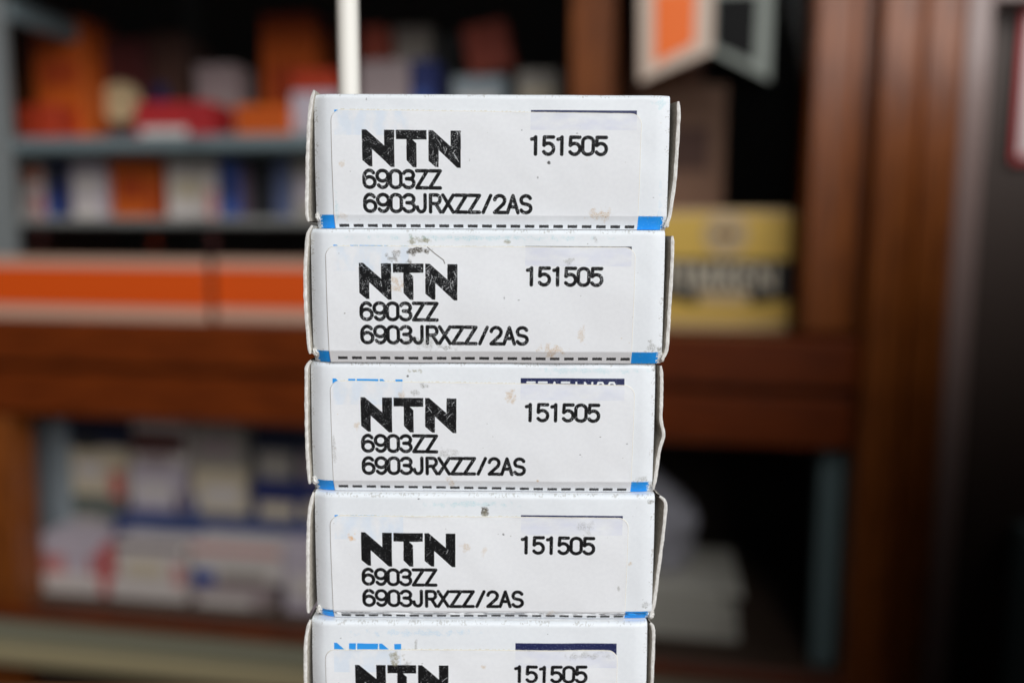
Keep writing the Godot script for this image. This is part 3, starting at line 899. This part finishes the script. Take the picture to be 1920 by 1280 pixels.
func grid(st: SurfaceTool, first: int, nx: int, ny: int, flip := false) -> void:
	for j in ny - 1:
		for i in nx - 1:
			var q := first + j * nx + i
			var ids := [q, q + nx, q + 1, q + 1, q + nx, q + nx + 1]
			if flip:
				ids = [q, q + 1, q + nx, q + 1, q + nx + 1, q + nx]
			for id: int in ids:
				st.add_index(id)

func carton_front(b: Dictionary, n: int) -> ArrayMesh:
	var st := SurfaceTool.new()
	st.begin(Mesh.PRIMITIVE_TRIANGLES)
	var xs := columns_of(-WIDE / 2, WIDE / 2, [0.0, 0.08, 0.18, 0.32, 0.5, 0.75, 1.05, 1.4], 40)
	var ys := rows_of(b)
	for y in ys:
		for x in xs:
			st.set_uv(Vector2((x + WIDE / 2) / WIDE, 1.0 - y / b.h))
			st.add_vertex(Vector3(x, y, front_z(x, y, b, n)) * MM)
	grid(st, 0, xs.size(), ys.size())
	st.generate_normals()
	return st.commit()

# everything of the sleeve but its outer front: top, back, underside, inner faces and the cut rims
func carton_sleeve(b: Dictionary, n: int) -> ArrayMesh:
	var st := SurfaceTool.new()
	st.begin(Mesh.PRIMITIVE_TRIANGLES)
	var xs := columns_of(-WIDE / 2, WIDE / 2, [0.0, 0.18, 0.5, 1.05, 1.4], 30)
	var ring: Array[Vector2] = []
	var h: float = b.h
	for v: Vector2 in [Vector2(0, h), Vector2(-1.5, h - 0.01), Vector2(-8, h - 0.02), Vector2(-16, h - 0.03), Vector2(-24, h - 0.02), Vector2(-DEEP + 0.4, h - 0.01), Vector2(-DEEP + 0.1, h - 0.1), Vector2(-DEEP, h - 0.4), Vector2(-DEEP, h * 0.5), Vector2(-DEEP, 0.4), Vector2(-DEEP + 0.1, 0.1), Vector2(-DEEP + 0.4, 0.0), Vector2(-16, 0.0), Vector2(-1.2, 0.0), Vector2(0, 0)]:
		ring.append(v)
	for k in ring.size():
		for x in xs:
			var v := ring[k]
			if k == 0:
				v = Vector2(front_z(x, h, b, n), h)
			elif k == ring.size() - 1:
				v = Vector2(front_z(x, 0.0, b, n), 0.0)
			st.add_vertex(Vector3(x, v.y, v.x) * MM)
	grid(st, 0, xs.size(), ring.size())
	# inner faces
	var first := xs.size() * ring.size()
	var inner: Array[Vector2] = [Vector2(-1.15, BOARD), Vector2(0, b.crease + 0.1), Vector2(0, h * 0.5), Vector2(0, h - 0.9), Vector2(-0.95, h - BOARD), Vector2(-DEEP + BOARD, h - BOARD - 0.03), Vector2(-DEEP + BOARD, BOARD), Vector2(-1.15, BOARD)]
	for k in inner.size():
		for x in xs:
			var v := inner[k]
			if k >= 1 and k <= 3:
				v.x = front_z(x, v.y, b, n) - BOARD
			st.add_vertex(Vector3(x, v.y, v.x) * MM)
	grid(st, first, xs.size(), inner.size(), true)
	st.generate_normals()
	return st.commit()

# the cut edge of the board at both ends of the front panel
func carton_rim(b: Dictionary, n: int) -> ArrayMesh:
	var st := SurfaceTool.new()
	st.begin(Mesh.PRIMITIVE_TRIANGLES)
	var ys := rows_of(b)
	var first := 0
	for s: float in [-1.0, 1.0]:
		var x := s * WIDE / 2
		for y in ys:
			var z := front_z(x, y, b, n)
			st.add_vertex(Vector3(x, y, z) * MM)
			st.add_vertex(Vector3(x - s * 0.02, clampf(y, BOARD, b.h - BOARD), minf(z - BOARD * 0.9, -0.5)) * MM)
		for j in ys.size() - 1:
			var q := first + j * 2
			for id: int in ([q, q + 1, q + 2, q + 1, q + 3, q + 2] if s > 0.0 else [q, q + 2, q + 1, q + 1, q + 2, q + 3]):
				st.add_index(id)
		first += ys.size() * 2
	st.generate_normals()
	return st.commit()

# the sticker: follows the front and goes round the lower fold, rounded upper corners, a real edge
func sticker_mesh(b: Dictionary, n: int) -> Array:
	var s: Array = b.sticker
	var top: float = maxf(s[2], s[3])
	var xs := columns_of(s[0], s[1], [0.0, 0.03, 0.09, 0.2, 0.34, 0.52, 0.74, 0.97], 40)
	var ys := rows_of(b)
	var rows := PackedFloat32Array()
	for y in ys:
		if y < minf(s[2], s[3]) - 1.3:
			rows.append(y)
	var last := rows.size()
	for k in range(0, 9):
		rows.append(-k)  # rows above follow the rounded outline
	var lift := 0.075
	var st := SurfaceTool.new()
	st.begin(Mesh.PRIMITIVE_TRIANGLES)
	var rim := SurfaceTool.new()
	rim.begin(Mesh.PRIMITIVE_TRIANGLES)
	var edge: Array[Vector2] = []
	var tops := PackedFloat32Array()
	for x in xs:
		var yt := lerpf(s[2], s[3], (x - s[0]) / (s[1] - s[0]))
		var r := 0.95
		var e := minf(x - s[0], s[1] - x)
		if e < r:
			yt -= r - sqrt(maxf(0.0, r * r - (r - e) * (r - e)))
		yt += 0.02 * waves.get_noise_2d(x * 6.0, n * 19.0)
		tops.append(yt)
	for j in rows.size():
		for i in xs.size():
			var x := xs[i]
			var y := rows[j]
			if j >= last:
				y = lerpf(rows[last - 1], tops[i], (j - last + 1) / 9.0)
			# the sides of the sticker wander a little towards the fold
			var slant: float = 0.012 * (top - y) * (1.0 - 2.0 * (x - s[0]) / (s[1] - s[0]))
			var xx: float = x + slant
			var up := 0.0
			if j == rows.size() - 1:
				up = maxf(0.0, waves.get_noise_2d(x * 3.0, n * 77.0 + 5.0)) * 0.05
			st.set_uv(Vector2((x - s[0]) / (s[1] - s[0]), 1.0 - y / top))
			st.add_vertex(Vector3(xx, y, front_z(xx, y, b, n) + lift + up) * MM)
			if i == 0 and j < rows.size() - 1 or j == rows.size() - 1:
				edge.append(Vector2(xx, y))
	for j in range(rows.size() - 2, -1, -1):
		var y := rows[j] if j < last else lerpf(rows[last - 1], tops[xs.size() - 1], (j - last + 1) / 9.0)
		edge.append(Vector2(s[1] - 0.012 * (top - y), y))
	grid(st, 0, xs.size(), rows.size())
	st.generate_normals()
	for k in edge.size():
		var e := edge[k]
		var z := front_z(e.x, e.y, b, n)
		var along := edge[mini(k + 1, edge.size() - 1)] - edge[maxi(k - 1, 0)]
		var out := Vector2(-along.y, along.x).normalized() * 0.07
		rim.add_vertex(Vector3(e.x, e.y, z + lift) * MM)
		rim.add_vertex(Vector3(e.x + out.x, e.y + out.y, front_z(e.x + out.x, e.y + out.y, b, n) - 0.01) * MM)
	for k in edge.size() - 1:
		for id: int in [k * 2, k * 2 + 1, k * 2 + 2, k * 2 + 1, k * 2 + 3, k * 2 + 2]:
			rim.add_index(id)
	rim.generate_normals()
	return [st.commit(), rim.commit()]

# an end flap: a strip of board along a curve seen from the front, running back to the rear of the box
func flap_mesh(path: PackedVector2Array, side: float, n: int) -> Array:
	var curve := Curve2D.new()
	for k in path.size():
		var before := path[maxi(0, k - 1)]
		var after := path[mini(path.size() - 1, k + 1)]
		var tangent := (after - before) / 6.0
		curve.add_point(path[k], -tangent, tangent)
	var count := 44
	var length := curve.get_baked_length()
	var faces := SurfaceTool.new()
	faces.begin(Mesh.PRIMITIVE_TRIANGLES)
	var cut := SurfaceTool.new()
	cut.begin(Mesh.PRIMITIVE_TRIANGLES)
	var depths := [0.0, 0.25, 0.8, 3.0, 10.0, 20.0, 30.4]
	var outs: Array[Vector3] = []
	var ins: Array[Vector3] = []
	for k in count + 1:
		var t := length * k / count
		var p := curve.sample_baked(t, true)
		var q := curve.sample_baked(minf(length, t + 0.2), true) - curve.sample_baked(maxf(0.0, t - 0.2), true)
		var normal := Vector2(q.y, -q.x).normalized()
		if normal.x * side < 0.0:
			normal = -normal
		var half := 0.5 * (0.33 + 0.08 * waves.get_noise_2d(t * 9.0, n * 55.0 + side * 9.0))
		half *= 0.55 + 0.45 * minf(1.0, minf(k, count - k) / 3.0)
		var fray := 0.13 * waves.get_noise_2d(t * 6.0, n * 33.0 + side * 4.0) + 0.03 * waves.get_noise_2d(t * 26.0, n * 13.0)
		for d: float in depths:
			var z := -0.30 - d + fray * exp(-d * 1.5)
			var flare := 0.30 if side > 0.0 else 0.05
			var ease := Vector2(0.0, 0.0)
			ease.x = -side * minf(flare * minf(d, 5.0), maxf(0.0, absf(p.x) - half - WIDE / 2 - 0.03))
			outs.append(Vector3(p.x + normal.x * half + ease.x, p.y + normal.y * half, z))
			ins.append(Vector3(p.x - normal.x * half + ease.x, p.y - normal.y * half, z))
	var nd := depths.size()
	for v in outs:
		faces.add_vertex(v * MM)
	for v in ins:
		faces.add_vertex(v * MM)
	grid(faces, 0, nd, count + 1, side > 0.0)
	grid(faces, outs.size(), nd, count + 1, side < 0.0)
	faces.generate_normals()
	for k in count + 1:
		var a := outs[k * nd]
		var c := ins[k * nd]
		for j in 4:
			var f := j / 3.0
			var v := a.lerp(c, f)
			v.z += 0.05 * sin(PI * f) + 0.03 * waves.get_noise_2d(k * 4.0 + j * 17.0, n * 21.0)
			cut.add_vertex(v * MM)
	grid(cut, 0, 4, count + 1, side < 0.0)
	cut.generate_normals()
	return [faces.commit(), cut.commit()]

# the crushed end of an inner tab that shows in a lower corner
func tab_mesh(at: Vector2, size: Vector2, n: int) -> ArrayMesh:
	var st := SurfaceTool.new()
	st.begin(Mesh.PRIMITIVE_TRIANGLES)
	for j in 9:
		for i in 9:
			var u := i / 8.0
			var v := j / 8.0
			var x := at.x + (u - 0.5) * size.x * (0.72 + 0.28 * sin(PI * v))
			var y := at.y + (v - 0.5) * size.y * (0.8 + 0.2 * sin(PI * u))
			var z := -0.62 + 0.20 * sin(PI * u) * sin(PI * clampf(v * 0.9 + 0.05, 0.0, 1.0)) + 0.30 * waves.get_noise_2d(i * 3.1 + n * 30.0, j * 3.1)
			st.add_vertex(Vector3(x + 0.08 * waves.get_noise_2d(j * 4.0, n * 9.0), y, z) * MM)
	grid(st, 0, 9, 9)
	st.generate_normals()
	return st.commit()

func build_stack() -> void:
	var boxes := [
		{"at": Vector3(-0.00205, 0.99071, -0.00111), "h": 12.46, "crease": 1.26, "wear": 0.50,
		"sticker": [-14.95, 14.00, 10.93, 10.68], "logo": Vector2(-12.10, 9.15), "code": Vector2(3.53, 8.71), "dash": [-14.55, 0.22, 0.02, 1.370],
		"navy": [3.70, 13.60, 10.98, 10.49, 0], "blue": [-14.65, -7.65, 10.96, 0],
		"left": PackedVector2Array([Vector2(-16.55, 12.76), Vector2(-16.90, 11.42), Vector2(-17.10, 9.94), Vector2(-17.30, 7.08), Vector2(-17.40, 4.86), Vector2(-17.50, 2.64), Vector2(-17.50, 1.16), Vector2(-17.35, 0.62)]),
		"right": PackedVector2Array([Vector2(17.50, 11.92), Vector2(17.57, 10.29), Vector2(17.47, 6.83), Vector2(17.35, 4.37), Vector2(17.15, 2.64), Vector2(16.95, 1.16), Vector2(16.50, 0.22)]),
		"marks": [["tan", 10.45, 1.41, 1.20, 0.65, 0.75, 1], ["speck", 5.45, 6.19, 0.15, 0.15, 1.00, 0], ["tan", -14.05, 1.16, 0.60, 0.45, 0.40, 1], ["cyan", -14.75, 2.15, 0.25, 1.40, 0.50, 1], ["tan", -14.05, 5.90, 0.30, 0.40, 0.35, 0], ["speck", 4.40, 4.86, 0.10, 0.15, 0.50, 0], ["grey", -2.05, 6.34, 0.15, 0.35, 0.50, 1]],
		"body_marks": [["speck", -11.65, 11.97, 0.10, 0.25, 0.50, 0], ["cyan", 15.70, 11.67, 0.70, 0.50, 0.35, 0], ["blue", 15.95, 1.41, 0.25, 3.00, 0.15, 0], ["grey", -16.40, 1.01, 0.40, 0.40, 0.50, 1]]},
		{"at": Vector3(-0.00237, 0.97798, -0.00002), "h": 12.67, "crease": 1.17, "wear": 0.62,
		"sticker": [-15.13, 13.87, 11.04, 11.04], "logo": Vector2(-12.05, 9.51), "code": Vector2(3.54, 9.28), "dash": [-14.38, 0.41, 0.41, 1.364],
		"navy": [3.61, 13.57, 11.14, 10.94, 1], "blue": [-14.43, -7.35, 11.19, 1],
		"left": PackedVector2Array([Vector2(-16.45, 12.97), Vector2(-16.85, 12.21), Vector2(-17.00, 11.34), Vector2(-17.21, 8.95), Vector2(-17.26, 6.61), Vector2(-17.21, 4.22), Vector2(-17.05, 1.83), Vector2(-16.95, 0.81)]),
		"right": PackedVector2Array([Vector2(17.41, 12.16), Vector2(17.46, 10.17), Vector2(17.36, 6.61), Vector2(17.26, 3.05), Vector2(17.13, 1.22), Vector2(16.70, 0.41)]),
		"marks": [["dirt", -6.64, 10.68, 1.21, 0.40, 0.90, 0], ["dirt", -7.45, 9.66, 0.35, 0.25, 0.90, 0], ["tan", -8.56, 7.63, 0.61, 0.91, 0.60, 0], ["dirt", -8.67, 10.28, 0.71, 0.40, 0.50, 1], ["tan", 6.14, 1.22, 1.36, 0.66, 0.85, 1], ["tan", 9.07, 2.80, 0.45, 0.71, 0.60, 1], ["grey", -3.61, 1.53, 0.71, 0.30, 0.60, 1], ["grey", -5.74, 2.03, 3.03, 0.61, 0.40, 1], ["grey", 16.75, 4.07, 0.20, 1.01, 0.40, 1], ["dirt", -9.02, 9.97, 0.51, 0.40, 0.50, 0], ["grey", 7.66, 9.77, 0.51, 0.40, 0.50, 1], ["speck", 1.59, 6.31, 0.15, 0.25, 0.60, 0], ["speck", 13.92, 4.53, 0.10, 0.10, 1.00, 0]],
		"body_marks": [["smudge", -6.54, 11.70, 1.01, 0.45, 0.95, 0], ["smudge", -5.74, 11.70, 0.71, 0.25, 0.90, 0], ["smudge", 1.79, 11.55, 0.40, 0.20, 0.80, 0], ["cyan", -0.68, 11.90, 11.12, 0.25, 0.50, 1], ["grey", 10.18, 11.80, 0.25, 0.30, 0.60, 1], ["grey", 15.59, 1.78, 0.45, 0.61, 0.60, 1], ["grey", 16.40, 1.42, 0.30, 0.30, 0.80, 0]]},
		{"at": Vector3(-0.00284, 0.96511, -0.00068), "h": 12.81, "crease": 1.16, "wear": 0.42,
		"sticker": [-14.64, 14.66, 11.01, 10.69], "logo": Vector2(-11.76, 9.47), "code": Vector2(4.00, 9.00), "dash": [-14.22, 0.48, 0.11, 1.379],
		"navy": [3.70, 13.72, 11.38, 10.69, 2], "blue": [-14.43, -7.69, 11.27, 2],
		"left": PackedVector2Array([Vector2(-16.52, 12.97), Vector2(-16.94, 12.38), Vector2(-17.04, 11.49), Vector2(-17.14, 7.78), Vector2(-17.14, 4.08), Vector2(-17.04, 1.59), Vector2(-16.99, 0.69)]),
		"right": PackedVector2Array([Vector2(17.22, 12.60), Vector2(17.33, 11.59), Vector2(17.38, 9.63), Vector2(17.38, 7.36), Vector2(17.69, 5.77), Vector2(17.33, 4.29), Vector2(17.01, 1.59), Vector2(16.80, 0.42)]),
		"marks": [["tan", 2.76, 9.63, 0.47, 0.68, 0.70, 0], ["tan", -7.69, 9.84, 0.42, 0.42, 0.70, 1], ["grey", -5.71, 10.53, 0.42, 0.42, 0.70, 1], ["grey", -6.49, 9.90, 0.52, 0.31, 0.50, 1], ["tan", -3.09, 1.01, 0.47, 0.68, 0.60, 1], ["tan", -12.23, 6.67, 0.47, 0.37, 0.50, 0], ["tan", 5.47, 1.22, 0.16, 0.16, 0.80, 0], ["grey", -3.72, 4.02, 1.31, 0.47, 0.40, 1], ["grey", -14.48, 3.92, 0.26, 2.09, 0.40, 1]],
		"body_marks": [["smudge", -6.49, 12.01, 0.68, 0.26, 0.85, 0], ["speck", -7.22, 11.54, 0.10, 0.10, 0.80, 0], ["cyan", 10.22, 12.12, 5.75, 0.31, 0.40, 1], ["grey", 16.60, 12.38, 0.31, 0.31, 0.70, 0], ["grey", 15.71, 1.43, 0.63, 0.31, 0.50, 1]]},
		{"at": Vector3(-0.00265, 0.95222, -0.00023), "h": 12.83, "crease": 0.95, "wear": 0.22,
		"sticker": [-15.03, 14.09, 10.61, 10.56], "logo": Vector2(-12.05, 9.04), "code": Vector2(3.51, 8.77), "dash": [-14.30, 0.16, 0.16, 1.369],
		"navy": [3.63, 13.56, 10.78, 10.59, 0], "blue": [-14.61, -7.87, 10.72, 1],
		"left": PackedVector2Array([Vector2(-16.70, 12.89), Vector2(-17.07, 11.37), Vector2(-17.25, 9.80), Vector2(-17.38, 7.47), Vector2(-17.46, 4.33), Vector2(-17.54, 1.19), Vector2(-17.48, 0.49)]),
		"right": PackedVector2Array([Vector2(17.17, 12.67), Vector2(17.75, 12.08), Vector2(17.77, 10.56), Vector2(17.59, 8.23), Vector2(17.27, 5.09), Vector2(16.96, 1.95), Vector2(16.60, 0.27)]),
		"marks": [["orange", -13.09, 8.56, 0.42, 0.42, 0.70, 0], ["tan", -1.86, 7.58, 0.47, 0.47, 0.45, 0], ["grey", 13.35, 3.41, 0.16, 0.31, 0.60, 0], ["tan", 0.03, 7.20, 0.31, 0.47, 0.30, 0], ["grey", 10.06, 9.64, 1.05, 0.63, 0.35, 1], ["tan", 6.72, 0.60, 0.52, 0.42, 0.50, 1], ["speck", 1.91, 8.88, 0.10, 0.10, 0.70, 0]],
		"body_marks": [["dirt", 0.03, 11.16, 0.47, 0.47, 1.00, 0], ["smudge", 0.03, 10.88, 0.31, 0.42, 0.70, 0], ["speck", -6.40, 12.40, 0.21, 0.10, 1.00, 0], ["cyan", -1.44, 11.86, 4.70, 0.31, 0.45, 1], ["grey", 16.33, 12.18, 0.37, 0.31, 0.60, 0], ["grey", 16.07, 1.52, 0.52, 0.42, 0.50, 1], ["tan", 14.35, 6.01, 0.21, 0.21, 0.50, 0]]},
		{"at": Vector3(-0.00312, 0.93890, 0.00021), "h": 13.25, "crease": 1.01, "wear": 0.25,
		"sticker": [-15.21, 13.72, 10.39, 10.45], "logo": Vector2(-12.29, 8.93), "code": Vector2(3.39, 8.99), "dash": [-14.25, 0.22, 0.22, 1.372],
		"navy": [3.62, 13.67, 11.18, 10.67, 0], "blue": [-14.36, -7.71, 11.12, 2],
		"left": PackedVector2Array([Vector2(-16.75, 13.31), Vector2(-17.07, 12.19), Vector2(-17.29, 10.45), Vector2(-17.39, 6.85), Vector2(-17.44, 2.92), Vector2(-17.34, 0.56)]),
		"right": PackedVector2Array([Vector2(16.97, 13.14), Vector2(17.34, 12.36), Vector2(17.34, 8.54), Vector2(17.23, 3.48), Vector2(16.81, 0.34)]),
		"marks": [["smudge", -8.24, 9.55, 0.69, 0.85, 0.90, 0], ["grey", -7.07, 8.99, 0.64, 0.32, 0.60, 1], ["grey", 10.74, 9.94, 2.13, 0.43, 0.40, 1], ["tan", 0.37, 8.76, 0.32, 0.27, 0.50, 0]],
		"body_marks": [["blue", -6.28, 12.19, 5.85, 0.37, 0.30, 1], ["grey", -6.28, 11.01, 0.16, 0.64, 0.40, 0]]},
	]
	var told := [
		"topmost white box of the stack, thin navy strip above its label and clean upper edge",
		"second white box from the top, grey smudge on its upper edge and scratched black letters",
		"middle white box, its navy strip above the label showing tops of white letters",
		"fourth white box from the top, dark speck on its upper edge and crisp black letters",
		"lowest visible white box, with a grey torn patch beside its blue letter tops",
	]
	var soft := FastNoiseLite.new()
	soft.seed = 77
	soft.frequency = 0.05
	soft.fractal_octaves = 4
	grain_bytes = soft.get_image(1200, 512).get_data()
	for n in boxes.size():
		var b: Dictionary = boxes[n]
		var o := thing("bearing_box", told[n], "box", Transform3D(Basis(), b.at), "stacked white boxes")
		make_box(o, b, n)
	# the stack goes on below the picture to the counter
	var low: Dictionary = boxes[3].duplicate()
	low.at = boxes[4].at - Vector3(0.0004, 0.01305, 0.0002)
	low.h = 13.0
	var under := thing("bearing_box", "white box at the very foot of the stack, standing on the counter", "box", Transform3D(Basis(), low.at), "stacked white boxes")
	make_box(under, low, 5)

func make_box(o: Node3D, b: Dictionary, n: int) -> void:
	var skin := paint("carton_print", Color.WHITE, 0.42, 0.4)
	skin.albedo_texture = body_print(b, n)
	skin.texture_repeat = false
	part("front_panel", carton_front(b, n), skin, o)
	part("carton_sleeve", carton_sleeve(b, n), mats["board_white"], o)
	part("board_edge", carton_rim(b, n), mats["board_cut"], o)
	var paper := paint("sticker_print", Color.WHITE, 0.6, 0.28)
	paper.albedo_texture = sticker_print(b, n)
	paper.texture_repeat = false
	var meshes := sticker_mesh(b, n)
	var st := part("label", meshes[0], paper, o)
	part("label_edge", meshes[1], mats["sticker_edge"], st)
	var lf := flap_mesh(b.left, -1.0, n)
	var left := part("end_flap", lf[0], mats["board_raw"], o)
	part("cut_edge", lf[1], mats["board_cut"], left)
	var rf := flap_mesh(b.right, 1.0, n)
	var right := part("end_flap", rf[0], mats["board_raw"], o)
	part("cut_edge", rf[1], mats["board_cut"], right)
	part("tuck_tab", tab_mesh(Vector2(-WIDE / 2 + 0.22, b.crease - 0.15), Vector2(0.6, 0.9), n), mats["board_cut"], o)
	part("tuck_tab", tab_mesh(Vector2(WIDE / 2 + 0.05, b.crease - 0.55), Vector2(0.55, 1.0), n + 7), mats["board_cut"], o)
